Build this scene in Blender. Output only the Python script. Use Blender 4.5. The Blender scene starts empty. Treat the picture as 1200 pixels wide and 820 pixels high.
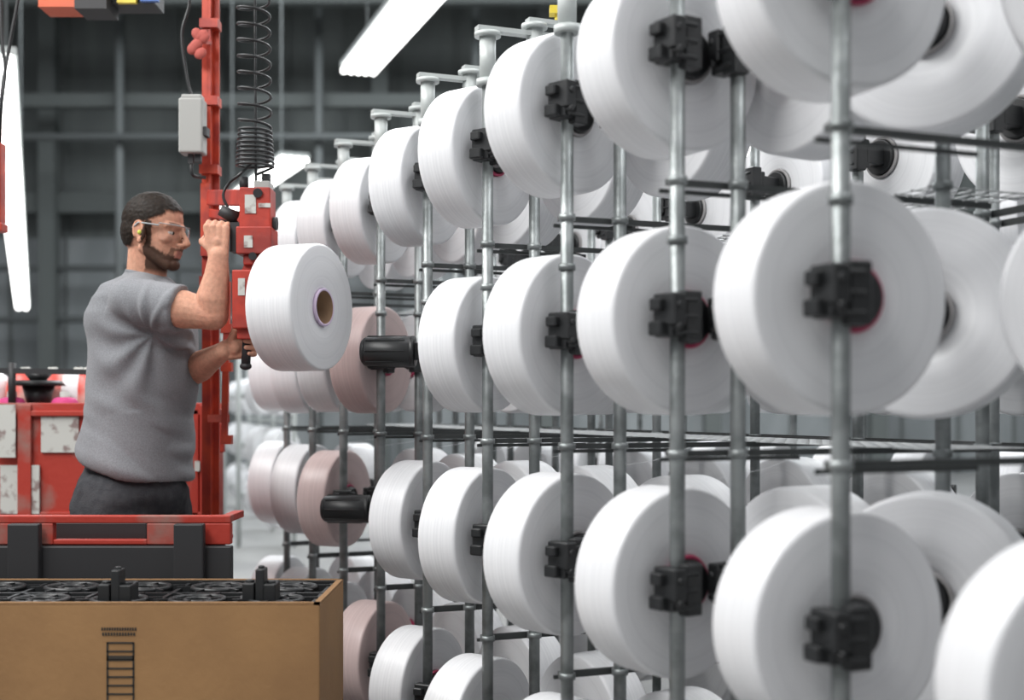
import bpy, bmesh, math, random
from mathutils import Vector, Matrix, noise
random.seed(7)
F=1500.0; H=1.15
TH=math.atan(0.4); CT=math.cos(TH); ST=math.sin(TH)
def C(px,py,d): return Vector(((px-600)/F*d, d, H+(478-py)/F*d))
def L(a,t,z=0): return Vector((a*CT-t*ST, a*ST+t*CT, z))
scene=bpy.context.scene
COL=scene.collection
# ---------------------------------------------------------------- materials
def mat(name,col,rough=0.5,metal=0,bump=0,bscale=50,col2=None,cscale=5,cdetail=6,lo=0.4,hi=0.6,sheen=0,spec=0.5,emit=None,estr=0,stretch=None,trans=0):
    m=bpy.data.materials.new(name); m.use_nodes=True
    nt=m.node_tree; b=nt.nodes['Principled BSDF']
    b.inputs['Base Color'].default_value=(*col,1)
    b.inputs['Roughness'].default_value=rough
    b.inputs['Metallic'].default_value=metal
    b.inputs['Specular IOR Level'].default_value=spec
    if sheen: b.inputs['Sheen Weight'].default_value=sheen
    if trans: b.inputs['Transmission Weight'].default_value=trans
    if emit: 
        b.inputs['Emission Color'].default_value=(*emit,1); b.inputs['Emission Strength'].default_value=estr
    tc=nt.nodes.new('ShaderNodeTexCoord'); src=tc.outputs['Object']
    if stretch:
        mp=nt.nodes.new('ShaderNodeMapping'); mp.inputs['Scale'].default_value=stretch
        nt.links.new(src,mp.inputs['Vector']); src=mp.outputs['Vector']
    if col2:
        n=nt.nodes.new('ShaderNodeTexNoise'); n.inputs['Scale'].default_value=cscale; n.inputs['Detail'].default_value=cdetail
        nt.links.new(src,n.inputs['Vector'])
        r=nt.nodes.new('ShaderNodeValToRGB'); r.color_ramp.elements[0].position=lo; r.color_ramp.elements[1].position=hi
        r.color_ramp.elements[0].color=(*col,1); r.color_ramp.elements[1].color=(*col2,1)
        nt.links.new(n.outputs['Fac'],r.inputs['Fac']); nt.links.new(r.outputs['Color'],b.inputs['Base Color'])
    if bump:
        n=nt.nodes.new('ShaderNodeTexNoise'); n.inputs['Scale'].default_value=bscale; n.inputs['Detail'].default_value=4
        nt.links.new(src,n.inputs['Vector'])
        bp=nt.nodes.new('ShaderNodeBump'); bp.inputs['Strength'].default_value=bump; bp.inputs['Distance'].default_value=0.01
        nt.links.new(n.outputs['Fac'],bp.inputs['Height']); nt.links.new(bp.outputs['Normal'],b.inputs['Normal'])
    return m
def yarn_mat(name,c1,c2):
    m=bpy.data.materials.new(name); m.use_nodes=True; nt=m.node_tree; b=nt.nodes['Principled BSDF']
    b.inputs['Roughness'].default_value=0.36; b.inputs['Specular IOR Level'].default_value=0.5
    tc=nt.nodes.new('ShaderNodeTexCoord'); sp=nt.nodes.new('ShaderNodeSeparateXYZ'); nt.links.new(tc.outputs['Object'],sp.inputs[0])
    def M(op,a,bv=None):
        n=nt.nodes.new('ShaderNodeMath'); n.operation=op
        for i,v in enumerate((a,bv)):
            if v is None: continue
            if isinstance(v,(int,float)): n.inputs[i].default_value=v
            else: nt.links.new(v,n.inputs[i])
        return n.outputs[0]
    r=M('SQRT',M('ADD',M('MULTIPLY',sp.outputs['X'],sp.outputs['X']),M('MULTIPLY',sp.outputs['Z'],sp.outputs['Z'])))
    cb=nt.nodes.new('ShaderNodeCombineXYZ'); nt.links.new(M('MULTIPLY',r,70),cb.inputs[0]); nt.links.new(M('MULTIPLY',sp.outputs['Y'],130),cb.inputs[1])
    n=nt.nodes.new('ShaderNodeTexNoise'); n.inputs['Scale'].default_value=1.8; n.inputs['Detail'].default_value=6; n.inputs['Roughness'].default_value=0.65
    nt.links.new(cb.outputs[0],n.inputs['Vector'])
    mr=nt.nodes.new('ShaderNodeMapRange'); mr.inputs[1].default_value=0.25; mr.inputs[2].default_value=0.75
    nt.links.new(n.outputs['Fac'],mr.inputs[0])
    mx=nt.nodes.new('ShaderNodeMix'); mx.data_type='RGBA'
    mx.inputs[6].default_value=(*c1,1); mx.inputs[7].default_value=(*c2,1)
    nt.links.new(mr.outputs[0],mx.inputs[0]); nt.links.new(mx.outputs[2],b.inputs['Base Color'])
    bp=nt.nodes.new('ShaderNodeBump'); bp.inputs['Strength'].default_value=0.4; bp.inputs['Distance'].default_value=0.002
    nt.links.new(n.outputs['Fac'],bp.inputs['Height']); nt.links.new(bp.outputs['Normal'],b.inputs['Normal'])
    return m
M_yarn=yarn_mat('yarn_white',(0.80,0.805,0.82),(0.65,0.655,0.675))
M_yarnp=yarn_mat('yarn_pinkish',(0.72,0.57,0.55),(0.55,0.43,0.42))
M_pink=mat('tube_dull_red',(0.45,0.05,0.12),0.6)
M_brown=mat('tube_paper',(0.26,0.16,0.09),0.8,bump=0.2)
M_gtube=mat('tube_grey',(0.30,0.29,0.29),0.7)
M_lil=mat('tube_lilac',(0.62,0.5,0.66),0.6)
M_steel=mat('galvanised_steel',(0.29,0.31,0.31),0.42,0.6,bump=0.1,bscale=80,col2=(0.17,0.185,0.185),cscale=14)
M_steeld=mat('dark_steel',(0.07,0.075,0.075),0.45,0.6)
M_mesh=mat('mesh_wire',(0.36,0.37,0.37),0.45,0.4)
M_galvlt=mat('light_painted_metal',(0.48,0.51,0.50),0.5,0.2)
M_blk=mat('black_plastic',(0.013,0.014,0.015),0.42,bump=0.05)
M_blk2=mat('black_rubber',(0.02,0.02,0.022),0.6)
M_red=mat('red_paint_worn',(0.42,0.035,0.018),0.5,0.1,bump=0.15,bscale=30,col2=(0.24,0.025,0.018),cscale=9)
M_redw=mat('red_paint_scuffed',(0.38,0.032,0.018),0.55,0.1,bump=0.2,bscale=25,col2=(0.26,0.16,0.135),cscale=6,lo=0.52,hi=0.70)
M_orange=mat('red_orange_paint',(0.50,0.055,0.022),0.45,0.1,col2=(0.32,0.03,0.018),cscale=12)
M_card=mat('cardboard',(0.30,0.165,0.068),0.85,bump=0.1,bscale=60,col2=(0.25,0.135,0.056),cscale=3)
M_cardin=mat('cardboard_edge',(0.24,0.13,0.055),0.9,bump=0.3,bscale=200)
M_print=mat('printed_ink',(0.03,0.025,0.02),0.8)
M_paper=mat('paper_label',(0.50,0.50,0.47),0.8,col2=(0.24,0.18,0.17),cscale=25,lo=0.52,hi=0.64)
M_grey=mat('grey_enamel',(0.33,0.33,0.315),0.5)
M_floor=mat('concrete_floor',(0.26,0.26,0.255),0.45,bump=0.1,bscale=15,col2=(0.20,0.20,0.20),cscale=1.2)
M_wall=mat('wall_panel_dark',(0.125,0.137,0.133),0.8,col2=(0.10,0.11,0.108),cscale=0.6,stretch=(4,1,0.6))
M_wall2=mat('wall_panel_low',(0.24,0.255,0.26),0.8,col2=(0.18,0.195,0.20),cscale=0.5,stretch=(3,1,1))
M_beam=mat('structural_steel_dark',(0.095,0.106,0.103),0.7)
M_beamb=mat('structural_steel_grey',(0.13,0.142,0.142),0.6)
M_tube=mat('fluorescent_tube',(1,1,1),0.5,emit=(1,1,0.98),estr=5)
M_yel=mat('yellow_paint',(0.7,0.55,0.05),0.5)
M_org=mat('hazard_orange',(0.6,0.10,0.03),0.5)
M_blue=mat('blue_plastic',(0.04,0.12,0.4),0.5)
M_shoe=mat('shoe_leather',(0.03,0.025,0.02),0.6)
# ---------------------------------------------------------------- mesh helpers
def new(name,bm,mats,parent=None,smooth=False,loc=None,rot=None,bevel=0):
    me=bpy.data.meshes.new(name); bm.to_mesh(me); bm.free()
    if not isinstance(mats,(list,tuple)): mats=[mats]
    for m in mats: me.materials.append(m)
    if smooth:
        for p in me.polygons: p.use_smooth=True
    o=bpy.data.objects.new(name,me); COL.objects.link(o)
    if loc is not None: o.location=loc
    if rot is not None: o.rotation_euler=rot
    if parent: o.parent=parent
    if bevel:
        b=o.modifiers.new('bev','BEVEL'); b.width=bevel; b.segments=2; b.limit_method='ANGLE'
    return o
def empty(name,loc=(0,0,0)):
    e=bpy.data.objects.new(name,None); COL.objects.link(e); e.location=loc; e.empty_display_size=0.1
    return e
def box(bm,c,s,rz=0,mi=0,M=None):
    T=Matrix.Translation(Vector(c))@Matrix.Rotation(rz,4,'Z')
    if M is not None: T=M@T
    r=bmesh.ops.create_cube(bm,size=1,matrix=T@Matrix.Diagonal((*s,1)))
    fs=set()
    for v in r['verts']:
        for f in v.link_faces: fs.add(f)
    for f in fs: f.material_index=mi
def frame_of(p,q):
    d=(q-p); l=d.length; d=d.normalized()
    return Matrix.Translation((p+q)/2)@d.to_track_quat('Z','Y').to_matrix().to_4x4(), l
def cyl(bm,p,q,r,r2=None,seg=12,mi=0,caps=True):
    p=Vector(p);q=Vector(q); T,l=frame_of(p,q)
    R=bmesh.ops.create_cone(bm,cap_ends=caps,segments=seg,radius1=r,radius2=r if r2 is None else r2,depth=l,matrix=T)
    fs=set()
    for v in R['verts']:
        for f in v.link_faces: fs.add(f)
    for f in fs:
        f.material_index=mi
        if seg>6 and len(f.verts)==4: f.smooth=True
def bar(bm,p,q,w,h,mi=0):
    p=Vector(p);q=Vector(q); T,l=frame_of(p,q)
    d=(q-p).normalized()
    if abs(d.z)<0.9:
        x=d.cross(Vector((0,0,1))).normalized(); z=x.cross(d)
        T=Matrix((( x.x,z.x,d.x,(p.x+q.x)/2),(x.y,z.y,d.y,(p.y+q.y)/2),(x.z,z.z,d.z,(p.z+q.z)/2),(0,0,0,1)))
    R=bmesh.ops.create_cube(bm,size=1,matrix=T@Matrix.Diagonal((w,h,l,1)))
    fs=set()
    for v in R['verts']:
        for f in v.link_faces: fs.add(f)
    for f in fs: f.material_index=mi
def ell(bm,c,r,M=None,seg=20,rot=None,mi=0):
    T=Matrix.Translation(Vector(c))
    if rot is not None: T=T@rot
    if M is not None: T=M@T
    R=bmesh.ops.create_uvsphere(bm,u_segments=seg,v_segments=max(8,seg//2+2),radius=1,matrix=T@Matrix.Diagonal((*r,1)))
    for v in R['verts']:
        for f in v.link_faces: f.smooth=True; f.material_index=mi
def caps(bm,p,q,r1,r2,M=None,seg=16):
    p=Vector(p);q=Vector(q)
    if M is not None: p=M@p;q=M@q
    ell(bm,p,(r1,)*3,seg=seg); ell(bm,q,(r2,)*3,seg=seg)
    cyl(bm,p,q,r1,r2,seg=seg)
def lathe(bm,prof,seg=64,closed=True,axis='Y'):
    rings=[]
    for (r,y) in prof:
        ring=[]
        for i in range(seg):
            a=2*math.pi*i/seg
            ring.append(bm.verts.new((r*math.cos(a),y,r*math.sin(a)) if axis=='Y' else (r*math.cos(a),r*math.sin(a),y)))
        rings.append(ring)
    n=len(rings)
    for j in range(n if closed else n-1):
        A=rings[j];B=rings[(j+1)%n]
        for i in range(seg):
            f=bm.faces.new((A[i],A[(i+1)%seg],B[(i+1)%seg],B[i])); f.smooth=True
    bmesh.ops.recalc_face_normals(bm,faces=bm.faces[:])
def torus(bm,c,R,r,seg=24,rs=8,M=None,axis='Z'):
    T=Matrix.Translation(Vector(c))
    if M is not None: T=M@T
    rings=[]
    for i in range(seg):
        a=2*math.pi*i/seg; ring=[]
        for j in range(rs):
            b=2*math.pi*j/rs
            ring.append(bm.verts.new(T@Vector(((R+r*math.cos(b))*math.cos(a),(R+r*math.cos(b))*math.sin(a),r*math.sin(b)))))
        rings.append(ring)
    for i in range(seg):
        for j in range(rs):
            f=bm.faces.new((rings[i][j],rings[(i+1)%seg][j],rings[(i+1)%seg][(j+1)%rs],rings[i][(j+1)%rs])); f.smooth=True
def curve(name,pts,r,m,parent=None,res=3):
    cu=bpy.data.curves.new(name,'CURVE'); cu.dimensions='3D'; cu.bevel_depth=r; cu.bevel_resolution=res
    s=cu.splines.new('POLY'); s.points.add(len(pts)-1)
    for i,p in enumerate(pts): s.points[i].co=(*p,1)
    cu.materials.append(m)
    o=bpy.data.objects.new(name,cu); COL.objects.link(o)
    if parent: o.parent=parent
    return o
def smoothpts(P,n=8):
    P=[Vector(p) for p in P]; out=[]
    Q=[P[0]]+P+[P[-1]]
    for i in range(1,len(Q)-2):
        for k in range(n):
            t=k/n; a,b,c,d=Q[i-1],Q[i],Q[i+1],Q[i+2]
            out.append(0.5*((2*b)+(c-a)*t+(2*a-5*b+4*c-d)*t*t+(3*b-a-3*c+d)*t**3))
    out.append(P[-1]); return out
# ---------------------------------------------------------------- yarn package mesh
RP=0.185; LP=0.12
def package_mesh(name,yarn,tubeo,tubei,R=RP,Lp=LP,seg=72):
    bm=bmesh.new()
    prof=[(0.053,0.005),(0.060,0.003),(0.10,0.0),(0.101,0.0),(R-0.012,0.0005),(R-0.007,0.001),(R-0.0035,0.0025),(R-0.0012,0.006),(R,0.012),
          (R,Lp*0.3),(R+0.0005,Lp*0.5),(R,Lp*0.7),(R,Lp-0.012),(R-0.0012,Lp-0.006),(R-0.0035,Lp-0.0025),(R-0.007,Lp-0.001),(R-0.012,Lp-0.0005),(0.12,Lp),(0.053,Lp-0.002)]
    lathe(bm,prof,seg)
    me=bpy.data.meshes.new(name)
    pr2=[(0.054,-0.005),(0.0555,-0.003),(0.0535,0.002),(0.0535,Lp),(0.0535,Lp+0.008),(0.048,Lp+0.008),(0.048,-0.005)]
    seg2=40; rings=[]
    for (r,y) in pr2: rings.append([bm.verts.new((r*math.cos(2*math.pi*i/seg2),y,r*math.sin(2*math.pi*i/seg2))) for i in range(seg2)])
    for j in range(len(rings)):
        A=rings[j];B=rings[(j+1)%len(rings)]
        for i in range(seg2):
            f=bm.faces.new((A[i],A[(i+1)%seg2],B[(i+1)%seg2],B[i])); f.smooth=True; f.material_index=2 if j==5 else 1
    bmesh.ops.recalc_face_normals(bm,faces=bm.faces[:])
    bm.to_mesh(me); bm.free()
    for m in (yarn,tubeo,tubei): me.materials.append(m)
    return me
PK=[package_mesh('package_mesh_a',M_yarn,M_pink,M_pink),package_mesh('package_mesh_b',M_yarn,M_gtube,M_gtube),
    package_mesh('package_mesh_pink',M_yarnp,M_pink,M_pink),package_mesh('package_mesh_held',M_yarn,M_lil,M_brown,Lp=0.15)]
def package(loc,heading,kind=0,sc=1.0):
    o=bpy.data.objects.new('yarn_package',PK[kind]); COL.objects.link(o)
    o.location=loc; o.rotation_euler=(0,0,heading)
    o.scale=(sc,1,sc); return o
# ---------------------------------------------------------------- holder mesh (post at origin, spindle along +Y)
def holder_mesh(arm,ox=0.022):
    bm=bmesh.new()
    box(bm,(-0.008,-0.004,0),(0.062,0.05,0.075))
    box(bm,(-0.026,-0.01,0.012),(0.03,0.062,0.06))
    box(bm,(0.012,-0.018,0.0),(0.04,0.034,0.095))
    box(bm,(-0.045,0.0,-0.022),(0.022,0.036,0.026))
    box(bm,(-0.045,0.0,0.022),(0.022,0.03,0.022))
    for z in (-0.03,0,0.03): box(bm,(-0.006,-0.034,z),(0.05,0.012,0.008))
    cyl(bm,(-0.028,-0.046,0.02),(-0.028,0.026,0.02),0.008,seg=8)
    cyl(bm,(-0.028,-0.046,-0.02),(-0.028,0.026,-0.02),0.008,seg=8)
    bar(bm,(0.004,0.008,0),(ox,arm-0.008,0),0.04,0.05)
    cyl(bm,(ox,arm-0.014,0),(ox,arm+0.001,0),0.046,0.046,seg=28)
    cyl(bm,(ox,arm-0.004,0),(ox,arm+0.135,0),0.0455,0.043,seg=28)
    cyl(bm,(ox,arm+0.135,0),(ox,arm+0.147,0),0.043,0.030,seg=28)
    for k in range(8):
        a=k*math.pi/4
        box(bm,(ox+0.044*math.cos(a),arm+0.07,0.044*math.sin(a)),(0.006,0.12,0.006))
    me=bpy.data.meshes.new('package_holder'); bm.to_mesh(me); bm.free(); me.materials.append(M_blk)
    return me
ARM=0.042
HMr=holder_mesh(0.13,0.0); HMr1=holder_mesh(0.09,0.0); HMe=holder_mesh(0.05,0.0)
rack=empty('yarn_creel')
def put_holder(me,loc,heading,name='package_holder'):
    o=bpy.data.objects.new(name,me); COL.objects.link(o); o.location=loc; o.rotation_euler=(0,0,heading); o.parent=rack
    b=o.modifiers.new('b','BEVEL'); b.width=0.003; b.segments=1; b.limit_method='ANGLE'
    return o
X0=1.25*CT
rows={'E':0.669,'A':0.166,'B':-0.335,'D':-0.838}
alph={-1:36,0:36,1:41,2:48,3:54,4:57,5:60,6:61,7:62,8:62}
TOP=H+0.95
posts=bmesh.new(); lts=bmesh.new(); dark=bmesh.new(); meshw=bmesh.new()
def zk(k): return 1875*(0.001015+0.000245*k)
def tk(k,a=X0): return (zk(k)-X0*ST)/CT
def post(a,t,top=TOP,r=0.0145,clips=True):
    p=L(a,t,0); cyl(posts,p,(p.x,p.y,top),r,seg=14)
    cyl(posts,p,(p.x,p.y,0.012),0.05,seg=14)
    if clips:
        for z in (H+0.42,H-0.085,H-0.59,H+0.31):
            cyl(posts,(p.x,p.y,z-0.007),(p.x,p.y,z+0.007),r+0.0045,seg=12)
def top_cap(a,t,z):
    p=L(a,t,0)
    cyl(lts,(p.x,p.y,z-0.11),(p.x,p.y,z),0.021,seg=16)
    cyl(lts,(p.x,p.y,z-0.125),(p.x,p.y,z-0.108),0.029,seg=16)
    cyl(lts,(p.x,p.y,z),(p.x,p.y,z+0.012),0.034,seg=16)
empties={('A',4),('B',5)}
pinks={('A',5),('B',6),('D',5)}
for k in range(-1,9):
    a=X0; t=tk(k); P=L(a,t)
    xk=1/(0.001015+0.000245*k)
    ray=math.degrees(math.atan((xk-600)/1500))
    post(a,t); b=0.13
    top_cap(a,t,TOP)
    bar(lts,L(a-0.03,t,TOP+0.02),L(a+0.36,t,TOP+0.02),0.03,0.012)
    if k>=1:
        post(a+b,t,top=TOP+0.035); top_cap(a+b,t,TOP+0.035)
        bar(lts,L(a+b-0.02,t,TOP+0.055),L(a+b+0.4,t,TOP+0.055),0.03,0.012)
    for z in (H+0.42,H-0.085,H-0.59):
        bar(dark,L(a-0.01,t+0.022,z),L(a+0.75,t+0.022,z),0.011,0.012)
        bar(dark,L(a-0.01,t+0.05,z-0.012),L(a+0.30,t+0.05,z-0.012),0.006,0.008)
    al0=math.radians(alph[k]); off=(0.02+ARM*math.sin(al0))/math.cos(al0)
    hm=holder_mesh(ARM,off)
    for rn,h in rows.items():
        al=alph[k]+random.uniform(-2,2)
        phi=math.radians(al-ray)
        base=Vector((P.x,P.y,H+h+random.uniform(-.004,.004)))
        if k==-1 and rn in('A','E'): continue
        if (rn,k) in empties:
            put_holder(HMe,base,math.radians(86))
        else:
            put_holder(hm,base,phi)
            R=Matrix.Rotation(phi,3,'Z')
            kind=0 if random.random()<.5 else 1
            if rn=='A' and k in(0,2): kind=0
            if (rn,k) in pinks: kind=2
            package(base+R@Vector((off,ARM,0)),phi,kind,random.uniform(0.965,1.0))
        if k>=1:
            ph=TH+math.radians(-78)
            base2=L(a+b,t,H+h)
            put_holder(HMr,base2,ph)
            R=Matrix.Rotation(ph,3,'Z')
            if random.random()<0.95:
                kk=(0 if random.random()<.3 else 1)
                package(base2+R@Vector((0.0,0.13,0)),ph,kk,random.uniform(0.95,1.0))
for px,z in ((1105,2.42),(1330,2.1)):
    q=Vector(((px-600)/F*z,z,0)); a_=q.x*CT+q.y*ST; t_=-q.x*ST+q.y*CT
    post(a_,t_,top=TOP+0.035); top_cap(a_,t_,TOP+0.035)
    for rn,h in rows.items():
        hd=math.radians(180-28)
        put_holder(HMr1,Vector((q.x,q.y,H+h)),hd)
        R=Matrix.Rotation(hd,3,'Z'); c=Vector((q.x,q.y,H+h))+R@Vector((0,0.09,0))
        package(c,hd,1,1.0)
for k in range(-1,10):
    t=tk(k)+0.12
    for a in (1.98,2.1):
        post(a,t+(0.1 if a>2.05 else 0),top=TOP+0.05,clips=True)
    if k<9:
        for rn,h in rows.items():
            ph=TH+math.radians(-80)
            put_holder(HMr1,L(2.1,t+0.1,H+h),ph)
            if random.random()<0.8:
                R=Matrix.Rotation(ph,3,'Z'); package(L(2.1,t+0.1,H+h)+R@Vector((0.0,0.09,0)),ph,1)
for k in range(0,14):
    t=tk(k)+0.3
    post(3.3,t,top=TOP+0.1,clips=False)
    for rn,h in rows.items():
        ph=TH+math.radians(35)
        put_holder(HMe,L(3.3,t,H+h),ph)
        R=Matrix.Rotation(ph,3,'Z'); package(L(3.3,t,H+h)+R@Vector((0.0,0.05,0)),ph,1)
for z in (H+0.42,H-0.085,H-0.59):
    for a in (1.98,2.1):
        bar(dark,L(a+0.02,tk(-1),z),L(a+0.02,tk(9),z),0.012,0.014)
for z in (H+0.425,H-0.08):
    for i in range(8):
        cyl(meshw,L(1.66+i*0.035,tk(1)-0.1,z),L(1.66+i*0.035,tk(9),z),0.0016,seg=4)
    t=tk(1)-0.1
    while t<tk(9):
        cyl(meshw,L(1.65,t,z),L(1.92,t,z),0.0016,seg=4); t+=0.05
new('post_tubes',posts,M_steel,rack); new('top_caps',lts,M_galvlt,rack); new('cross_bars',dark,M_steeld,rack); new('mesh_deck',meshw,M_mesh,rack)
bm=bmesh.new(); q=L(X0+0.2,tk(3),TOP+0.09); box(bm,q,(0.05,0.04,0.02)); cyl(bm,q,q+Vector((0,0,-0.04)),0.012,seg=10)
new('yarn_guide_cap',bm,M_yel,rack)
for k in range(1,8):
    for h in (0.669,0.166,-0.335):
        p=L(X0+0.20,tk(k)+0.20,H+h+0.19); q=L(X0+0.5,tk(k)+0.3,H+h+0.24)
        curve('yarn_end',[p,(p+q)/2+Vector((0,0,-0.01)),q],0.0006,M_yarn,rack,res=1)
# ---------------------------------------------------------------- distant creel
far=empty('distant_yarn_creel'); bm=bmesh.new()
for ci,(px,d) in enumerate(((322,10.6),(300,12.0),(286,13.4),(275,14.8))):
    base=C(px,478,d)
    cyl(bm,(base.x+0.16,base.y,0),(base.x+0.16,base.y,1.95),0.02,seg=10)
    cyl(bm,(base.x-0.3,base.y,0),(base.x-0.3,base.y,1.95),0.02,seg=10)
    for z in (1.27,0.80,0.33):
        package((base.x+0.1,base.y,z),math.radians(62),1,1.0)
        cyl(bm,(base.x+0.1+0.01,base.y-0.005,z),(base.x-0.16,base.y+0.13,z),0.03,seg=12)
    bar(bm,(base.x-0.35,base.y,1.9),(base.x+0.2,base.y,1.9),0.03,0.03)
for z in (1.03,0.56):
    a_=C(322,478,10.6); b_=C(275,478,14.8)
    bar(bm,(a_.x+0.16,a_.y,z),(b_.x+0.16,b_.y,z),0.03,0.03)
new('frame',bm,M_galvlt,far)
# ---------------------------------------------------------------- room
def slab(name,c,s,m):
    bm=bmesh.new(); box(bm,c,s); return new(name,bm,m)
slab('floor',(2,10,-0.05),(30,34,0.1),M_floor)
slab('ceiling',(2,13,9.05),(30,22,0.1),M_beamb)
wb=empty('wall_back',(0,0,0))
bm=bmesh.new(); box(bm,(2,23.1,6.6),(30,0.2,4.8)); new('upper_panels',bm,M_wall,wb)
bm=bmesh.new(); box(bm,(2,23.1,2.1),(30,0.2,4.2)); new('lower_panels',bm,M_wall2,wb)
bm=bmesh.new()
for i in range(30): box(bm,(-12+i*1.0,22.97,4.5),(0.04,0.06,9))
new('panel_seams',bm,M_wall,wb)
slab('wall_right',(14,10,4.5),(0.2,26,9),M_wall2)
st=empty('roof_structure'); bm=bmesh.new()
for z,y,h in ((4.75,22.5,0.35),(6.3,21.5,0.22),(7.6,20,0.3)):
    bar(bm,(-12,y,z),(13,y,z),0.2,h)
for i in range(9):
    x=-11+i*2.9
    box(bm,(x,22.4,4.5),(0.28,0.3,9))
for i in range(24):
    x=-11+i
    bar(bm,(x,20,7.6),(x+0.5,20,8.7),0.06,0.06); bar(bm,(x+0.5,20,8.7),(x+1,20,7.6),0.06,0.06)
bar(bm,(-12,20,8.7),(13,20,8.7),0.12,0.12)
new('dark_beams',bm,M_beam,st)
bm=bmesh.new()
for z,y in ((5.6,21),(3.6,22.4),(2.7,22.4)): cyl(bm,(-12,y,z),(13,y,z),0.06,seg=10)
for x in (-6.5,-3.2,-0.6): cyl(bm,(x,21.2,0),(x,21.2,9),0.07,seg=10)
new('pipes',bm,M_beamb,st)
def fixture(p,q,w,n=4):
    e=empty('fluorescent_light_fixture'); p=Vector(p);q=Vector(q)
    d=(q-p).normalized(); s=d.cross(Vector((0,0,1))).normalized(); up=s.cross(d)
    bm=bmesh.new(); bar(bm,p+up*0.06,q+up*0.06,w,0.05)
    new('housing',bm,M_galvlt,e)
    bm=bmesh.new()
    for i in range(n):
        o=s*((i+0.5)/n-0.5)*w
        cyl(bm,p+o,q+o,w/n*0.42,seg=10)
    new('tubes',bm,M_tube,e)
    bm=bmesh.new()
    for f in (0.15,0.85):
        r=p.lerp(q,f); cyl(bm,r+up*0.08,(r.x,r.y,9.0),0.012,seg=6)
    new('hangers',bm,M_beamb,e)
fixture(C(508,-20,9.3),C(420,84,12.6),0.36,5)
fixture(C(345,187,15.2),C(262,246,19.5),0.36,4)
fixture(C(-2,70,7.5),C(26,360,19.0),0.2,2)
for (x0,y0,x1,y1,da,db) in ((1010,60,850,175,8,12.5),(1230,140,1130,195,8,11),(760,150,700,200,12,17),(1240,20,1090,120,7,10)):  # extra fixtures, added to brighten the background behind the creel
    fixture(C(x0,y0,da),C(x1,y1,db),0.6,4)
# ---------------------------------------------------------------- cardboard box with separator tray
cb=empty('cardboard_box')
d1,d2=2.93,3.34; xr=-0.44; xl=-1.75; zt=H-0.45; wt=0.012
bm=bmesh.new()
box(bm,((xl+xr)/2,d1+wt/2,zt/2+0.06),(xr-xl,wt,zt-0.12)); box(bm,((xl+xr)/2,d2-wt/2,zt/2+0.06),(xr-xl,wt,zt-0.12))
box(bm,(xr-wt/2,(d1+d2)/2,zt/2+0.06),(wt,d2-d1-0.002,zt-0.12)); box(bm,(xl+wt/2,(d1+d2)/2,zt/2+0.06),(wt,d2-d1-0.002,zt-0.12))
box(bm,((xl+xr)/2,(d1+d2)/2,zt-0.04),(xr-xl-0.02,d2-d1-0.02,0.01))
new('carton_walls',bm,M_card,cb,bevel=0.003)
bm=bmesh.new(); box(bm,((xl+xr)/2,(d1+d2)/2,0.06),(xr-xl,d2-d1,0.12)); new('pallet',bm,M_cardin,cb)
bm=bmesh.new()
for (c,s) in ((((xl+xr)/2,d1+0.007,zt+0.002),(xr-xl,0.014,0.006)),(((xl+xr)/2,d2-0.007,zt+0.002),(xr-xl,0.014,0.006)),((xr-0.007,(d1+d2)/2,zt+0.002),(0.014,d2-d1,0.006))): box(bm,c,s)
new('rim_edges',bm,M_cardin,cb)
bm=bmesh.new()
def fx(px): return (px-600)/F*d1
def fz(py): return H+(478-py)/F*d1
def ink(x0,y0,x1,y1): box(bm,((fx(x0)+fx(x1))/2,d1-0.001,(fz(y0)+fz(y1))/2),(abs(fx(x1)-fx(x0)),0.0015,abs(fz(y1)-fz(y0))))
for i in range(14):
    ink(119+i*3,735,120.8+i*3,738.5)
    if i<12: ink(120+i*3.3,741,122+i*3.3,744.5)
ink(125,752,127,820); ink(155.5,752,157.5,820)
for i in range(7): ink(125,752+i*10,157,754+i*10)
ink(125,768,157,773)
new('printed_marks',bm,M_print,cb)
tray=empty('black_separator_tray'); 
bm=bmesh.new(); zz=zt-0.012
for i in range(7):
    cx=xr-0.12-i*0.185
    for cy in (d1+0.10,d2-0.10):
        torus(bm,(cx,cy,zz+0.008),0.062,0.007,seg=28,rs=6); torus(bm,(cx,cy,zz+0.008),0.03,0.005,seg=20,rs=6)
        for a in range(6):
            an=a*math.pi/3+0.2
            bar(bm,(cx+0.03*math.cos(an),cy+0.03*math.sin(an),zz+0.005),(cx+0.10*math.cos(an),cy+0.10*math.sin(an),zz+0.005),0.007,0.016)
bar(bm,(xl+0.02,(d1+d2)/2,zz),(xr-0.015,(d1+d2)/2,zz),0.012,0.02)
for y in (d1+0.022,d2-0.022): bar(bm,(xl+0.02,y,zz+0.004),(xr-0.015,y,zz+0.004),0.012,0.022)
for i in range(8):
    x=xr-0.025-i*0.185; bar(bm,(x,d1+0.02,zz),(x,d2-0.02,zz),0.01,0.018)
box(bm,((xl+xr)/2,(d1+d2)/2,zz-0.014),(xr-xl-0.03,d2-d1-0.03,0.008))
new('lattice',bm,M_blk,tray)
bm=bmesh.new()
for px,dd in ((137,3.0),(305,3.02)):
    p=C(px,708,dd); x=p.x
    for dx,h,w in ((-0.024,0.052,0.028),(0.003,0.085,0.02),(0.026,0.05,0.028)):
        box(bm,(x+dx,dd,zz+h/2),(w,0.05,h)); cyl(bm,(x+dx,dd,zz+h-0.005),(x+dx,dd,zz+h+0.006),w*0.4,seg=12)
    box(bm,(x,dd+0.03,zz+0.03),(0.08,0.02,0.045))
new('locating_pegs',bm,M_blk,tray,bevel=0.003)
tray.parent=cb
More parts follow.
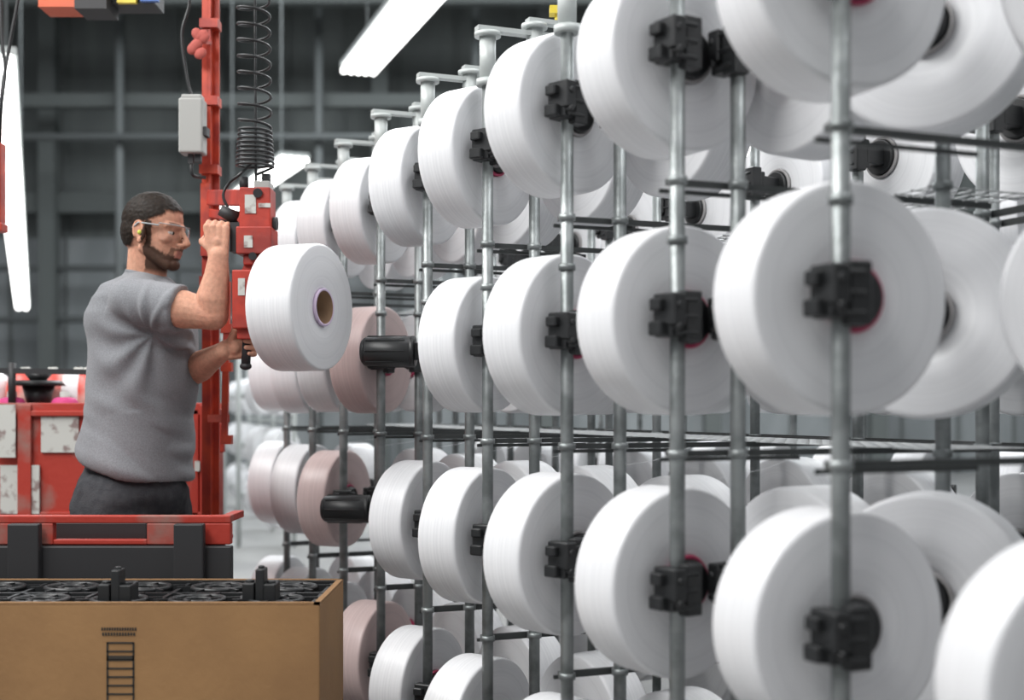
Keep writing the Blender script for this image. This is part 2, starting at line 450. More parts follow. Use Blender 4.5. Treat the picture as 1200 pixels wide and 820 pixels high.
# ---------------------------------------------------------------- near red cart
rc=empty('red_transport_cart'); d=3.46
def RX(px,dd): return (px-600)/F*dd
def RZ(py,dd): return H+(478-py)/F*dd
def rbox(bm,x0,y0,x1,y1,dd,dep,mi=0):
    box(bm,((RX(x0,dd)+RX(x1,dd))/2,dd+dep/2,(RZ(y0,dd)+RZ(y1,dd))/2),(abs(RX(x1,dd)-RX(x0,dd)),dep,abs(RZ(y0,dd)-RZ(y1,dd))),mi=mi)
bm=bmesh.new()
rbox(bm,-120,604,270,613,d,0.03)
rbox(bm,-120,613,62,638,d,0.03); rbox(bm,172,613,270,638,d,0.03)
rbox(bm,62,632,172,638,d,0.03)
rbox(bm,-120,618,252,625,d+0.27,0.03)
box(bm,(RX(262,d)-0.02,d+0.15,RZ(612,d)),(0.03,0.28,0.02))
box(bm,((RX(-120,d)+RX(258,d))/2,d+0.15,RZ(640,d)),(RX(258,d)-RX(-120,d)-0.05,0.26,0.012))
new('rails',bm,M_redw,rc,bevel=0.003)
bm=bmesh.new()
for px in (-110,254):
    for dy in (0.02,0.28): box(bm,(RX(px,d)-(0.06 if dy>0.1 else 0),d+dy,(RZ(638,d)+0.12)/2),(0.035,0.03,RZ(638,d)-0.12))
rbox(bm,-120,640,271,682,d-0.02,0.03); rbox(bm,-120,682,271,830,d+0.01,0.02)
rbox(bm,8,614,45,686,d-0.045,0.03); rbox(bm,203,614,238,686,d-0.045,0.03)
rbox(bm,62,612,172,634,d+0.10,0.01,)  # black sheet behind the rail opening, stands in for shade inside the recess
for px in (-110,254):
    for dy in (0.03,0.27): cyl(bm,(RX(px,d)-0.06,d+dy,0.06),(RX(px,d)-0.03,d+dy,0.06),0.06,seg=20)
new('black_panels',bm,M_blk2,rc,bevel=0.004)
# ---------------------------------------------------------------- red cart behind the man
bc=empty('red_bin_cart'); d=4.75
bm=bmesh.new()
rbox(bm,-150,472,250,486,d,0.04); rbox(bm,-150,600,250,616,d,0.04)
rbox(bm,-150,486,250,604,d+0.012,0.02)
for x in (-145,20,105,234): rbox(bm,x,474,x+16,740,d-0.012,0.05)
box(bm,((RX(-150,d)+RX(250,d))/2,d+0.42,0.72),(RX(250,d)-RX(-150,d)-0.12,0.03,0.9))
box(bm,(RX(250,d)-0.07,d+0.2,0.72),(0.03,0.4,0.85))
box(bm,((RX(-150,d)+RX(250,d))/2-0.05,d+0.2,1.13),(RX(250,d)-RX(-150,d)-0.12,0.42,0.02))
rbox(bm,243,496,262,530,d-0.03,0.03)
new('body',bm,M_redw,bc,bevel=0.003)
bm=bmesh.new(); rbox(bm,-8,474,18,536,d-0.022,0.004); rbox(bm,0,545,46,602,d-0.004,0.01); rbox(bm,48,488,92,530,d+0.002,0.008); rbox(bm,228,540,234,552,d-0.02,0.01)
new('labels',bm,M_paper,bc)
bm=bmesh.new()
for x in (-140,60,235):
    for yy in (0.1,0.35): cyl(bm,(RX(x,d)-0.02,d+yy,0.09),(RX(x,d)+0.02,d+yy,0.09),0.09,seg=20)
    box(bm,(RX(x,d),d+0.22,0.22),(0.08,0.34,0.1))
bar(bm,C(-20,434,d+0.02),C(112,436,d+0.02),0.02,0.02); 
cyl(bm,C(14,425,d+0.02),C(14,476,d+0.02),0.014,seg=10)
new('casters_and_handle',bm,M_blk2,bc)
sd=empty('plastic_bobbin_carrier'); bm=bmesh.new()
p=C(45,452,d+0.15)
cyl(bm,p,p+Vector((0,0,0.02)),0.10,0.085,seg=28); cyl(bm,p+Vector((0,0,0.02)),p+Vector((0,0,0.045)),0.03,0.05,seg=20); cyl(bm,(p.x,p.y,1.141),p,0.035,0.06,seg=20)
new('hub_disc',bm,M_blk,sd); sd.parent=bc
M_mag=mat('magenta_yarn',(0.55,0.05,0.20),0.7,bump=0.3,bscale=90); M_redp=mat('red_film',(0.65,0.09,0.07),0.4,col2=(0.7,0.45,0.4),cscale=8)
def bobbin(p,m,r=0.055,h=0.11):
    bm=bmesh.new()
    prof=[(0.02,0),(r*0.9,0),(r,0.01),(r*0.98,h*0.6),(r*0.8,h*0.9),(r*0.45,h),(0.02,h)]
    lathe(bm,prof,28,axis='Z'); cyl(bm,(0,0,0.0),(0,0,h+0.02),0.018,seg=16,mi=1)
    o=new('bobbin',bm,[m,M_paper],loc=p,smooth=True,parent=bc); return o
for px,m in ((14,M_mag),(76,M_mag),(104,M_redp),(-10,M_yarn),(30,M_redp),(62,M_redp),(92,M_yarn)):
    pp=C(px,474,d+0.07 if m is M_mag else d+0.32); bobbin((pp.x,pp.y,1.141),m,r=0.05 if m is M_mag else 0.075,h=0.05 if m is M_mag else 0.15)
# ---------------------------------------------------------------- hoist
ho=empty('package_lift_hoist')
DC=4.35
bm=bmesh.new()
x=C(247,0,DC).x
box(bm,(x,DC,4.5),(0.010,0.05,9)); box(bm,(x-0.014,DC-0.02,4.5),(0.020,0.010,9)); box(bm,(x+0.014,DC+0.02,4.5),(0.022,0.010,9))
for py in (30,120,200,330,420): box(bm,(x,DC-0.005,C(0,py,DC).z),(0.062,0.06,0.03))
bar(bm,C(241,215,DC-0.03),C(241,300,DC-0.03),0.03,0.02)
box(bm,(x,DC,0.01),(0.3,0.3,0.02))
new('column',bm,M_orange,ho)
bm=bmesh.new(); p=C(267,330,DC-0.1); q=C(263,520,DC-0.1)
bar(bm,p,q,0.02,0.02); bar(bm,C(247,345,DC-0.03),C(267,345,DC-0.1),0.02,0.02); bar(bm,C(247,490,DC-0.03),C(265,490,DC-0.1),0.025,0.025)
for py in (385,430,515): box(bm,C(266,py,DC-0.1),(0.035,0.03,0.03))
new('guide_rod',bm,M_orange,ho)
DH=3.86
def hb(bm,x0,y0,x1,y1,dd,dep,mi=0):
    box(bm,((RX(x0,dd)+RX(x1,dd))/2,dd,(RZ(y0,dd)+RZ(y1,dd))/2),(abs(RX(x1,dd)-RX(x0,dd)),dep,abs(RZ(y0,dd)-RZ(y1,dd))),mi=mi)
bm=bmesh.new()
hb(bm,284,222,320,288,DH,0.09); hb(bm,281,268,322,300,DH,0.11); hb(bm,288,300,312,312,DH,0.08)
hb(bm,276,318,300,386,DH-0.02,0.10); hb(bm,280,384,297,398,DH-0.02,0.06)
hb(bm,298,345,312,380,DH+0.05,0.04)
bar(bm,C(298,306,DH),C(290,326,DH),0.05,0.04)
bar(bm,C(250,232,DC-0.04),C(290,232,DH+0.02),0.045,0.05)
bar(bm,C(250,250,DC-0.04),C(290,256,DH+0.02),0.03,0.03)
new('red_body',bm,M_red,ho,bevel=0.004)
bm=bmesh.new()
hb(bm,287,228,300,250,DH-0.046,0.004,0); hb(bm,303,238,317,243,DH-0.046,0.004,0); hb(bm,279,326,287,346,DH-0.071,0.003,0); hb(bm,286,276,296,290,DH-0.056,0.004,0)
new('labels',bm,M_paper,ho)
bm=bmesh.new()
hb(bm,300,214,318,224,DH,0.07,0)
new('silver_bits',bm,M_grey,ho,bevel=0.002)
bm=bmesh.new()
cyl(bm,C(302,226,DH-0.055),C(302,226,DH-0.03),0.014,seg=16); cyl(bm,C(296,300,DH-0.07),C(296,300,DH),0.012,seg=12)
cyl(bm,C(278,256,DH),C(258,246,DH-0.01),0.022,0.016,seg=16)
cyl(bm,C(286,208,DH),C(286,222,DH),0.014,seg=12); cyl(bm,C(312,204,DH),C(312,218,DH),0.014,seg=12)
cyl(bm,C(318,262,DH),C(325,262,DH),0.02,seg=12)
hb(bm,272,262,284,296,DH,0.06)
hgR=C(257,273,DH-0.015)
cyl(bm,C(240,273,DH-0.015),C(286,273,DH-0.015),0.014,seg=16)
hgL=C(289,404,DH)
cyl(bm,C(290,384,DH),C(288,428,DH),0.014,seg=16)
ell(bm,C(288,429,DH),(0.018,0.018,0.012))
new('black_fittings',bm,M_blk2,ho)
hp=C(379,360,3.72); phi=math.radians(69)
R=Matrix.Rotation(phi,3,'Z')
package(hp,phi,3,1.0)
bm=bmesh.new()
e1=hp+R@Vector((0,0.06,0)); e2=hp+R@Vector((0,0.19,0))
cyl(bm,e1,e2,0.044,seg=24); cyl(bm,hp+R@Vector((0,0.162,0)),hp+R@Vector((0,0.18,0)),0.08,seg=28)
bar(bm,e2,C(290,352,DH),0.04,0.05)
new('mandrel',bm,M_steeld,ho)
pts=[]; 
ztop=H+(478+150)/F*DH; zb=H+(478-196)/F*DH; zm=H+(478-150)/F*DH
xx=C(299,0,DH).x
turns_up=16; turns_lo=9
for i in range(700):
    f=i/699; zz_=ztop+(zm-ztop)*f; a=f*turns_up*2*math.pi; pts.append((xx-0.010*(1-f)+0.048*math.cos(a),DH+0.048*math.sin(a),zz_))
for i in range(1,400):
    f=i/399; zz_=zm+(zb-zm)*f; a=f*turns_lo*2*math.pi; rr=0.048+0.008*f; pts.append((xx+rr*math.cos(a),DH+rr*math.sin(a),zz_))
pts.append(tuple(C(300,205,DH)))
curve('coiled_air_hose',pts,0.0042,M_blk,ho)
curve('hose_support_cable',[C(298,-150,DH),C(300,215,DH)],0.004,M_blk,ho)
curve('loop_cable',smoothpts([C(296,190,DH),C(280,205,DH-0.02),C(268,215,DH),C(262,232,DH),C(278,262,DH),C(284,285,DH)]),0.0045,M_blk,ho)
bm=bmesh.new(); box(bm,(xx,DH+0.25,C(0,-155,DH).z),(0.12,0.9,0.06)); new('overhead_rail',bm,M_red,ho)
bm=bmesh.new(); box(bm,(xx,4.2,(C(0,-155,DH).z+9)/2),(0.05,0.05,9-C(0,-155,DH).z)); new('rail_hanger',bm,M_red,ho)
M_rib=mat('faded_red_cloth',(0.45,0.10,0.08),0.8)
bm=bmesh.new()
for i in range(9):
    p=C(232+random.uniform(-7,7),46+random.uniform(-8,20),DC-0.08); ell(bm,p,(0.018,0.012,0.022),rot=Matrix.Rotation(random.uniform(-1,1),4,'Y'))
bar(bm,C(240,50,DC-0.08),C(247,50,DC-0.02),0.01,0.01)
new('cloth_tie',bm,M_rib,ho)
gb=empty('electrical_switch_box'); bm=bmesh.new()
DG=4.25
hb(bm,212,117,240,181,DG,0.07); hb(bm,214,112,238,118,DG,0.05); new('enclosure',bm,M_grey,gb,bevel=0.006)
bm=bmesh.new(); hb(bm,221,181,227,192,DG,0.02); hb(bm,229,181,236,190,DG,0.02); hb(bm,236,150,244,160,DG,0.05)
new('glands',bm,M_blk2,gb)
curve('supply_cable',smoothpts([C(224,190,DG),C(226,205,DG),C(240,208,DC-0.04)]),0.006,M_blk,gb)
curve('feed_cable',smoothpts([C(225,114,DG),C(219,90,DG),C(213,40,DG),C(222,0,DG),C(215,-60,DG),C(240,-80,DC-0.04)]),0.005,M_blk,gb)
od=empty('overhead_crane_trolley'); bm=bmesh.new()
hb(bm,52,-20,120,14,4.6,0.12,0); hb(bm,95,-20,132,17,4.55,0.14,1); hb(bm,130,-20,187,10,4.6,0.12,1); hb(bm,165,-20,186,2,4.52,0.02,2); hb(bm,138,-20,160,4,4.52,0.02,3)
new('housing',bm,[M_org,M_blk2,M_blue,M_yel],od)
bm=bmesh.new(); p=C(110,-20,4.6); cyl(bm,p,(p.x,p.y,9),0.04,seg=10); new('hanger',bm,M_steeld,od)
pc=empty('pendant_control'); 
curve('cable_a',smoothpts([C(30,-100,4.4),C(24,-20,4.4),C(10,60,4.4),C(2,110,4.4),C(0,170,4.4)]),0.006,M_blk,pc)
curve('cable_b',smoothpts([C(-2,-100,4.3),C(2,40,4.3),C(6,80,4.3),C(1,130,4.3),C(0,170,4.4)]),0.006,M_blk,pc)
bm=bmesh.new(); hb(bm,-14,168,4,262,4.4,0.05); hb(bm,-16,262,6,272,4.4,0.06); new('red_handset',bm,M_orange,pc,bevel=0.004)
# ================================================================= MAN
man=empty('worker_man',(0,0,0))
DM=4.05
def remesh(bm,name,vox,sm,mats,parent):
    bmesh.ops.recalc_face_normals(bm,faces=bm.faces[:])
    me=bpy.data.meshes.new(name+'_src'); bm.to_mesh(me); bm.free()
    o=bpy.data.objects.new(name+'_src',me); COL.objects.link(o)
    r=o.modifiers.new('r','REMESH'); r.mode='VOXEL'; r.voxel_size=vox; r.adaptivity=0; r.use_smooth_shade=True
    if sm:
        s=o.modifiers.new('s','SMOOTH'); s.factor=0.5; s.iterations=sm
    dg=bpy.context.evaluated_depsgraph_get(); dg.update()
    m2=bpy.data.meshes.new_from_object(o.evaluated_get(dg)); m2.name=name
    bpy.data.objects.remove(o)
    for p in m2.polygons: p.use_smooth=True
    m2.materials.clear()
    for m in mats: m2.materials.append(m)
    ob=bpy.data.objects.new(name,m2); COL.objects.link(ob); ob.parent=parent
    return ob
def attr_mat(name,rough,bump,bs,sheen=0,nz=0.15,nsc=300,spec=0.5,sss=0):
    m=bpy.data.materials.new(name); m.use_nodes=True; nt=m.node_tree; b=nt.nodes['Principled BSDF']
    b.inputs['Roughness'].default_value=rough; b.inputs['Specular IOR Level'].default_value=spec
    if sss:
        b.inputs['Subsurface Weight'].default_value=sss; b.inputs['Subsurface Radius'].default_value=(1,0.35,0.2); b.inputs['Subsurface Scale'].default_value=0.008
    a=nt.nodes.new('ShaderNodeAttribute'); a.attribute_name='Col'
    tc=nt.nodes.new('ShaderNodeTexCoord')
    n=nt.nodes.new('ShaderNodeTexNoise'); n.inputs['Scale'].default_value=nsc; n.inputs['Detail'].default_value=3
    nt.links.new(tc.outputs['Object'],n.inputs['Vector'])
    mr=nt.nodes.new('ShaderNodeMapRange'); mr.inputs[1].default_value=0.3; mr.inputs[2].default_value=0.7; mr.inputs[3].default_value=1-nz; mr.inputs[4].default_value=1+nz
    nt.links.new(n.outputs['Fac'],mr.inputs[0])
    mx=nt.nodes.new('ShaderNodeVectorMath'); mx.operation='SCALE'
    nt.links.new(a.outputs['Color'],mx.inputs[0]); nt.links.new(mr.outputs[0],mx.inputs['Scale'])
    nt.links.new(mx.outputs[0],b.inputs['Base Color'])
    n2=nt.nodes.new('ShaderNodeTexNoise'); n2.inputs['Scale'].default_value=bs
    nt.links.new(tc.outputs['Object'],n2.inputs['Vector'])
    bp=nt.nodes.new('ShaderNodeBump'); bp.inputs['Strength'].default_value=bump; bp.inputs['Distance'].default_value=0.004
    nt.links.new(n2.outputs['Fac'],bp.inputs['Height']); nt.links.new(bp.outputs['Normal'],b.inputs['Normal'])
    if sheen: b.inputs['Sheen Weight'].default_value=sheen
    return m
M_skin=attr_mat('skin_and_hair',0.62,0.25,260,nz=0.12,nsc=90,spec=0.18,sss=0.12)
M_shirt=attr_mat('grey_heather_jersey',0.9,0.2,420,sheen=0.1,nz=0.16,nsc=260,spec=0.2)
M_pants=mat('charcoal_cloth',(0.05,0.051,0.056),0.9,bump=0.3,bscale=200,col2=(0.038,0.039,0.044),cscale=40,spec=0.2)
HM4=Matrix.Translation(C(182,272,4.02))@Matrix.Rotation(math.radians(-14),4,'Z')@Matrix.Rotation(math.radians(8),4,'Y')
bm=bmesh.new()
h=HM4
ell(bm,(-0.012,0,0.035),(0.097,0.076,0.086),M=h,seg=32)
ell(bm,(-0.03,0,0.0),(0.078,0.072,0.078),M=h,seg=28)
ell(bm,(0.028,0,-0.02),(0.064,0.058,0.088),M=h,seg=28)
ell(bm,(0.034,0,-0.072),(0.050,0.046,0.038),M=h,seg=24)
ell(bm,(0.056,0,-0.055),(0.038,0.034,0.042),M=h,seg=24)
ell(bm,(0.074,0,-0.095),(0.021,0.022,0.018),M=h)
for s in (-1,1):
    caps(bm,(-0.005,s*0.052,-0.055),(0.065,s*0.020,-0.097),0.016,0.015,M=h)
    ell(bm,(0.060,s*0.040,-0.018),(0.022,0.021,0.018),M=h)
    caps(bm,(0.085,s*0.010,0.023),(0.068,s*0.048,0.022),0.0105,0.010,M=h)
    ell(bm,(0.070,s*0.031,0.009),(0.0135,0.014,0.006),M=h)
    ell(bm,(0.068,s*0.031,-0.007),(0.0125,0.013,0.005),M=h)
    ell(bm,(0.099,s*0.0125,-0.034),(0.011,0.008,0.008),M=h)
    E=Matrix.Rotation(math.radians(-12),4,'Y')
    ell(bm,(-0.010,s*0.077,-0.008),(0.018,0.007,0.031),M=h,rot=E)
    for aa in range(9):
        a0=math.radians(-40+aa*32); a1=math.radians(-40+(aa+1)*32)
        f=lambda a:(-0.010-0.017*math.cos(a)+(-0.004)*math.sin(a),s*0.084,-0.006+0.029*math.sin(a))
        caps(bm,f(a0),f(a1),0.0042,0.0042,M=h,seg=8)
    ell(bm,(-0.003,s*0.082,-0.036),(0.008,0.006,0.010),M=h)
caps(bm,(0.088,0,0.016),(0.114,0,-0.025),0.008,0.0115,M=h)
caps(bm,(0.0895,-0.014,-0.0575),(0.0895,0.014,-0.0575),0.0062,0.0062,M=h)
caps(bm,(0.0865,-0.013,-0.068),(0.0865,0.013,-0.068),0.0065,0.0065,M=h)
ell(bm,(0.083,0,-0.048),(0.014,0.024,0.014),M=h)
nk=C(170,334,DM)
caps(bm,h@Vector((-0.025,0,-0.035)),nk,0.056,0.060)
caps(bm,h@Vector((0.0,0,-0.06)),C(176,334,DM),0.045,0.050)
f2=Vector((math.cos(math.radians(22)),-math.sin(math.radians(22)),0)); l2=Vector((math.sin(math.radians(22)),math.cos(math.radians(22)),0))
shR=C(154,351,DM-0.165); shL=C(190,350,DM+0.16)
elR=C(250,369,DM-0.22); wrR=C(256,300,DH-0.05)
elL=C(222,437,DM+0.08); wrL=C(262,411,DH+0.03)
nk2=C(170,347,DM)
caps(bm,nk2,shR,0.053,0.050); caps(bm,nk2,shL,0.053,0.050)
def limb(bm,P,seg=18):
    for i in range(len(P)-1): caps(bm,P[i][0],P[i+1][0],P[i][1],P[i+1][1],seg=seg)
mid=shR.lerp(elR,0.5)
limb(bm,[(shR,0.050),(shR.lerp(elR,0.45),0.054),(shR.lerp(elR,0.64),0.058),(shR.lerp(elR,0.87),0.049),(elR,0.046)])
limb(bm,[(elR,0.045),(elR.lerp(wrR,0.28)+Vector((-0.006,0,0)),0.050),(elR.lerp(wrR,0.65),0.038),(wrR,0.029)])
limb(bm,[(shL,0.050),(shL.lerp(elL,0.5),0.051),(elL,0.045)])
limb(bm,[(elL,0.045),(elL.lerp(wrL,0.3),0.049),(elL.lerp(wrL,0.7),0.036),(wrL,0.028)])
def hand(bm,c,g,u,v,wrist,rg=0.014):
    g=g.normalized();u=u.normalized();v=v.normalized()
    offs=[0.030,0.0105,-0.0090,-0.0275]; lens=[0.94,1.0,0.96,0.84]; rad=[0.0092,0.0095,0.0090,0.0080]
    wb=wrist
    for o,ln,r in zip(offs,lens,rad):
        Rr=rg+r+0.001
        P=[]
        for j,adeg in enumerate((28,82,140,205)):
            a=math.radians(28+(adeg-28)*ln)
            rr=Rr+(0.006 if j<2 else 0.002)
            P.append(c+g*o+u*(rr*math.cos(a))+v*(rr*math.sin(a)))
        kn=P[0]+u*0.006-v*0.002
        caps(bm,wb+g*o*0.55,kn,0.0155,0.0118,seg=12)
        caps(bm,kn,P[1],r*1.08,r*1.02,seg=12); caps(bm,P[1],P[2],r*1.0,r*0.94,seg=12); caps(bm,P[2],P[3],r*0.92,r*0.82,seg=12)
        ell(bm,kn+u*0.002,(r*1.2,)*3,seg=10)
    ell(bm,wb.lerp(c+u*0.025,0.55),(0.022,0.022,0.024))
    t0=wb+g*0.018+v*0.018; t1=c+g*0.046+u*0.018-v*0.030; t2=c+g*0.050-u*0.012-v*0.022; t3=c+g*0.040-u*0.026-v*0.002
    caps(bm,t0,t1,0.015,0.0125,seg=12); caps(bm,t1,t2,0.0118,0.0105,seg=12); caps(bm,t2,t3,0.0105,0.0088,seg=12)
hand(bm,hgR,Vector((-1,0,0.05)),Vector((0,-1,0)),Vector((0,0,1)),wrR)
hand(bm,hgL,Vector((0.03,0,1)),Vector((-0.45,0.9,0)),Vector((0.9,0.45,0)),wrL)
body=remesh(bm,'skin_body',0.0032,3,[M_skin],man)
me=body.data; Hi=HM4.inverted()
ca=me.color_attributes.new('Col','FLOAT_COLOR','POINT')
SK=Vector((0.52,0.29,0.20)); HR=Vector((0.016,0.011,0.008)); LP_=Vector((0.44,0.19,0.145)); SK2=Vector((0.56,0.275,0.19))
def ss(x,a,b):
    t=max(0,min(1,(x-a)/(b-a))); return t*t*(3-2*t)
nr=[v.normal.copy() for v in me.vertices]
for i,v in enumerate(me.vertices):
    p=Hi@v.co
    n1=noise.noise(v.co*18); col=SK.lerp(SK2,0.5+0.5*n1)
    if -0.14<p.z<0.16 and abs(p.x)<0.16 and abs(p.y)<0.12:
        x,y,z=p; q=0.004*noise.noise(p*160)
        if x>0.0: hl=0.020+0.62*x
        elif x>-0.018: hl=0.0
        elif x>-0.045: hl=-0.010+(x+0.018)*1.6
        else: hl=-0.055
        if abs(y)<0.05 and x>0: hl=max(hl,0.064)
        w=ss(z-hl+q,-0.003,0.006)
        if abs(y)>0.0775 and z<0.03 and -0.04<x<0.02: w=0
        if 0.004<x<0.024 and -0.05<z<0.03 and abs(y)>0.04: w=max(w,0.92)
        bl=-0.034-0.42*x if x<0.06 else -0.064
        bw=0
        if x>0.002: bw=ss(bl-z+q,-0.003,0.006)
        if x>0.078 and abs(y)<0.032 and -0.052<z<-0.043: bw=max(bw,0.7)
        if 0.07<x and 0.021<abs(y)<0.032 and z<-0.045: bw=max(bw,0.7)
        if z<-0.112 and x<0.05: bw*=ss(z,-0.135,-0.112)
        lip=(x>0.085 and abs(y)<0.0185 and -0.073<z<-0.0525)
        if lip: bw=0; col=LP_.copy()
        elif x>0.075 and abs(y)<0.02 and z>-0.038: bw=0
        br=0
        if x>0.06 and 0.012<abs(y)<0.05 and 0.024<z<0.033: br=0.75
        W=max(w,bw*0.88,br)
        if W>0:
            col=col.lerp(HR*(1+0.6*noise.noise(p*300)),W)
        v.co+=nr[i]*((0.0045+0.002*noise.noise(p*120))*w+0.002*bw)
    ca.data[i].color=(*col,1)
bm=bmesh.new()
for s in (-1,1): ell(bm,(0.0690,s*0.031,0.001),(0.0125,0.0125,0.0085),M=HM4)
new('eyeballs',bm,mat('eye_white',(0.5,0.46,0.43),0.2),man,smooth=True)
bm=bmesh.new()
for s in (-1,1): ell(bm,(0.0800,s*0.030,0.001),(0.0025,0.0055,0.0055),M=HM4)
new('irises',bm,mat('iris',(0.05,0.03,0.02),0.2),man,smooth=True)
bm=bmesh.new()
for s in (-1,1): ell(bm,(-0.002,s*0.088,-0.012),(0.007,0.007,0.007),M=HM4)
new('ear_plugs',bm,mat('foam_lime',(0.5,0.55,0.08),0.7),man,smooth=True)
gl=mat('clear_polycarbonate',(0.95,0.97,0.98),0.05,trans=1.0); gl.node_tree.nodes['Principled BSDF'].inputs['IOR'].default_value=1.08
gf=mat('glasses_frame',(0.30,0.32,0.33),0.25)
bm=bmesh.new(); grid=[]
for j in range(6):
    row=[]
    for i in range(25):
        a=math.radians(-82+164*i/24); zz_=0.024-0.045*j/5
        if j==5 and abs(a)<0.25: zz_+=0.014
        row.append(bm.verts.new(HM4@Vector((0.040+0.066*math.cos(a),0.070*math.sin(a),zz_))))
    grid.append(row)
for j in range(5):
    for i in range(24): bm.faces.new((grid[j][i],grid[j][i+1],grid[j+1][i+1],grid[j+1][i]))
o=new('safety_lens',bm,gl,man,smooth=True); s_=o.modifiers.new('s','SOLIDIFY'); s_.thickness=0.0015
def hp_(x,y,z): return tuple(HM4@Vector((x,y,z)))
tp=[]
for i in range(25):
    a=math.radians(-82+164*i/24); tp.append(hp_(0.040+0.067*math.cos(a),0.071*math.sin(a),0.025))
curve('brow_bar',tp,0.0014,gf,man)
for s in (-1,1): curve('temple_arm',[hp_(0.05,s*0.071,0.018),hp_(0.02,s*0.080,0.018),hp_(-0.012,s*0.086,0.018),hp_(-0.03,s*0.084,0.0)],0.0026,gf,man)
# shirt
bm=bmesh.new()
secs=[(323,171,0.064,0.066,0.0),(329,170,0.080,0.11,0),(337,168,0.100,0.162,0),(350,166,0.126,0.19,0),(370,166,0.144,0.198,0),(395,168,0.150,0.195,0),(425,168,0.152,0.188,-0.03),
      (460,166,0.149,0.182,-0.08),(495,163,0.151,0.182,-0.16),(522,160,0.160,0.188,-0.25),(541,159,0.168,0.193,-0.29),(548,159,0.162,0.187,-0.29)]
seg=40; rings=[]
for (py,px,hf,hl,tl) in secs:
    c=C(px,py,DM); ring=[]
    for i in range(seg):
        a=2*math.pi*i/seg; ca_,sa_=math.cos(a),math.sin(a)
        e=0.9
        cf=hf*math.copysign(abs(ca_)**e,ca_); cl=hl*math.copysign(abs(sa_)**e,sa_)
        p=c+f2*cf+l2*cl; p.z+=tl*cf
        ring.append(bm.verts.new(p))
    rings.append(ring)
for j in range(len(rings)-1):
    for i in range(seg): bm.faces.new((rings[j][i],rings[j][(i+1)%seg],rings[j+1][(i+1)%seg],rings[j+1][i]))
bm.faces.new(rings[0]); bm.faces.new(rings[-1])
ell(bm,C(196,385,DM-0.06),(0.070,0.11,0.08))
ell(bm,C(148,375,DM-0.05),(0.10,0.12,0.12))
TN=Matrix.Rotation(math.radians(14),4,'Y'); cn=C(174,322,DM); up_=(TN@Vector((0,0,1)))
cyl(bm,cn-up_*0.05,cn,0.088,0.0685,seg=32)
caps(bm,C(172,343,DM),C(197,352,DM-0.04),0.062,0.06)
def sleeve(bm,s,e,fr,r0,r1):
    m_=s.lerp(e,fr); ell(bm,s,(r0,)*3,seg=24); cyl(bm,s,m_,r0,r1,seg=28)
sleeve(bm,shR+Vector((0,0,-0.002)),elR,0.60,0.071,0.076); sleeve(bm,shL,elL,0.55,0.070,0.072)
caps(bm,C(170,338,DM),shR+Vector((0,0,0.0)),0.062,0.07); caps(bm,C(172,338,DM),shL,0.062,0.067)
shirt=remesh(bm,'t_shirt',0.006,8,[M_shirt],man)
me=shirt.data; ca=me.color_attributes.new('Col','FLOAT_COLOR','POINT')
nr=[v.normal.copy() for v in me.vertices]
G1=Vector((0.225,0.23,0.245)); G2=Vector((0.19,0.195,0.207))
chest=C(226,398,DM-0.14)
dirA=(elR-shR).normalized()
for i,v in enumerate(me.vertices):
    p=v.co; r=p-C(168,400,DM)
    nkf=ss((p-cn).length,0.07,0.13)
    w=noise.noise(Vector((r.x*6+r.z*3.5,r.y*4,r.z*1.6-r.x*1.0)))*0.013
    w+=noise.noise(Vector((r.x*13+r.z*10+4,r.y*8,r.z*4-r.x*4)))*0.008
    rr=p-C(178,392,DM-0.17); an_=math.atan2(rr.z,rr.x); dl=rr.length
    if p.y<DM: w+=0.007*math.sin(an_*9+4*noise.noise(p*5))*math.exp(-((dl-0.13)/0.10)**2)
    low=ss(-r.z,0.06,0.34); w+=low*noise.noise(Vector((r.x*5+3+r.z*8,r.y*6,r.z*20+r.x*9)))*0.012
    sl=(p-shR).dot(dirA); rad=((p-shR)-dirA*sl).length
    if sl>0.03 and p.y<DM-0.08 and p.z>elR.z-0.1: w+=noise.noise(Vector((p.x*26,p.z*8,p.y*8)))*0.006
    if sl>-0.06 and rad<0.10: w=max(w,-0.002)
    if r.z<-0.22: w=max(w,-0.004)
    v.co+=nr[i]*w*nkf
    t=0.5+0.5*noise.noise(p*6); c=G1.lerp(G2,t)
    q=p-chest
    if abs(q.z)<0.02 and q.length<0.05 and noise.noise(Vector((p.x*110,p.y*110,p.z*60)))>0.05 and (abs(q.z)>0.004): c=c*0.6
    ca.data[i].color=(*c,1)
bm=bmesh.new()
T=Matrix.Translation(cn-up_*0.006)@TN
torus(bm,(0,0,0),0.0655,0.0075,seg=40,rs=10,M=T)
new('collar_rib',bm,mat('grey_rib',(0.19,0.195,0.207),0.9,bump=0.3,bscale=400,spec=0.2),man,smooth=True)
bm=bmesh.new()
hc=C(156,560,DM)
ell(bm,C(158,545,DM),(0.130,0.150,0.10),rot=Matrix.Rotation(math.radians(-22),4,'Z'),seg=28)
ell(bm,hc-Vector((0.005,0,0.05)),(0.172,0.182,0.13),rot=Matrix.Rotation(math.radians(-22),4,'Z'),seg=28)
cyl(bm,C(158,530,DM),C(156,575,DM),0.138,0.165,seg=28)
feet=[]
for s,fo in ((-1,-0.10),(1,0.10)):
    hip=hc+l2*(s*0.095)+Vector((0,0,-0.08)); 
    kn=Vector((hc.x+fo*0.6+0.04,DM+s*0.14,0.50)); an=Vector((hc.x+fo-0.02,DM+s*0.15,0.10))
    limb(bm,[(hip,0.125),(hip.lerp(kn,0.5),0.105),(kn,0.082),(kn.lerp(an,0.35),0.078),(an+Vector((0,0,0.03)),0.062)],seg=22)
    feet.append(an)
tr=remesh(bm,'trousers',0.009,4,[M_pants],man)
nr=[v.normal.copy() for v in tr.data.vertices]
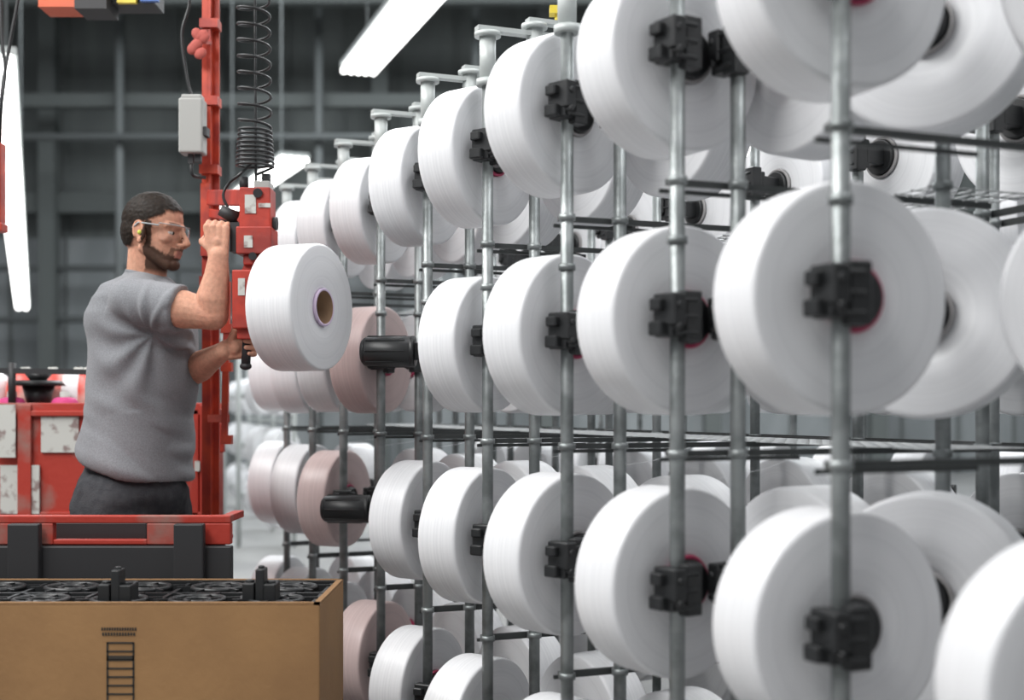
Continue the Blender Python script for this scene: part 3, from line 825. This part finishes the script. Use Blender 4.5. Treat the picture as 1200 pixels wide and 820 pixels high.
for i,v in enumerate(tr.data.vertices):
    p=v.co; kf=ss(hc.z-p.z,-0.05,0.08)
    v.co+=nr[i]*(noise.noise(Vector((p.x*14,p.y*14,p.z*5)))*0.012+noise.noise(Vector((p.x*8,p.y*8,p.z*22)))*0.008)*kf
bm=bmesh.new()
for an in feet:
    caps(bm,Vector((an.x,an.y,0.12)),Vector((an.x-0.01,an.y,0.05)),0.048,0.048)
    caps(bm,Vector((an.x-0.03,an.y,0.045)),Vector((an.x+0.17,an.y-0.03,0.04)),0.045,0.04)
remesh(bm,'shoes',0.008,3,[M_shoe],man)
# ---------------------------------------------------------------- lights
def area(name,loc,size,sy,power,rot=(0,0,0),col=(1,1,1)):
    l=bpy.data.lights.new(name,'AREA'); l.shape='RECTANGLE'; l.size=size; l.size_y=sy; l.energy=power; l.color=col
    o=bpy.data.objects.new(name,l); COL.objects.link(o); o.location=loc; o.rotation_euler=rot; return o
area('ceiling_lamp_aisle',L(-1.8,2.6,4.3),1.2,6.5,370,(0,math.radians(-28),TH),(1,0.995,0.98))
area('ceiling_lamp_creel',L(2.4,4.5,4.8),1.4,8,210,(0,0,TH),(0.98,0.99,1))
area('back_wall_fill',(-2,15,8.2),10,6,1300,(0,0,0),(0.92,0.97,1))  # unseen fill light added to lift the back wall
area('right_background_fill',(6,14,8.2),8,8,1200,(0,0,0),(0.92,0.97,1))  # added fill, lightens the right part of the background
w=bpy.data.worlds.new('World'); scene.world=w; w.use_nodes=True
w.node_tree.nodes['Background'].inputs[0].default_value=(0.80,0.82,0.85,1); w.node_tree.nodes['Background'].inputs[1].default_value=0.48
# ---------------------------------------------------------------- camera
cam=bpy.data.cameras.new('camera'); co=bpy.data.objects.new('camera',cam); COL.objects.link(co)
co.location=(0,0,H); co.rotation_euler=(math.radians(90),0,0)
cam.sensor_width=36; cam.lens=36*F/1200; cam.shift_y=68/1200
cam.dof.use_dof=True; cam.dof.focus_distance=3.5; cam.dof.aperture_fstop=2.1
scene.camera=co
try:
    scene.view_settings.view_transform='Standard'
except Exception as e: print(e)
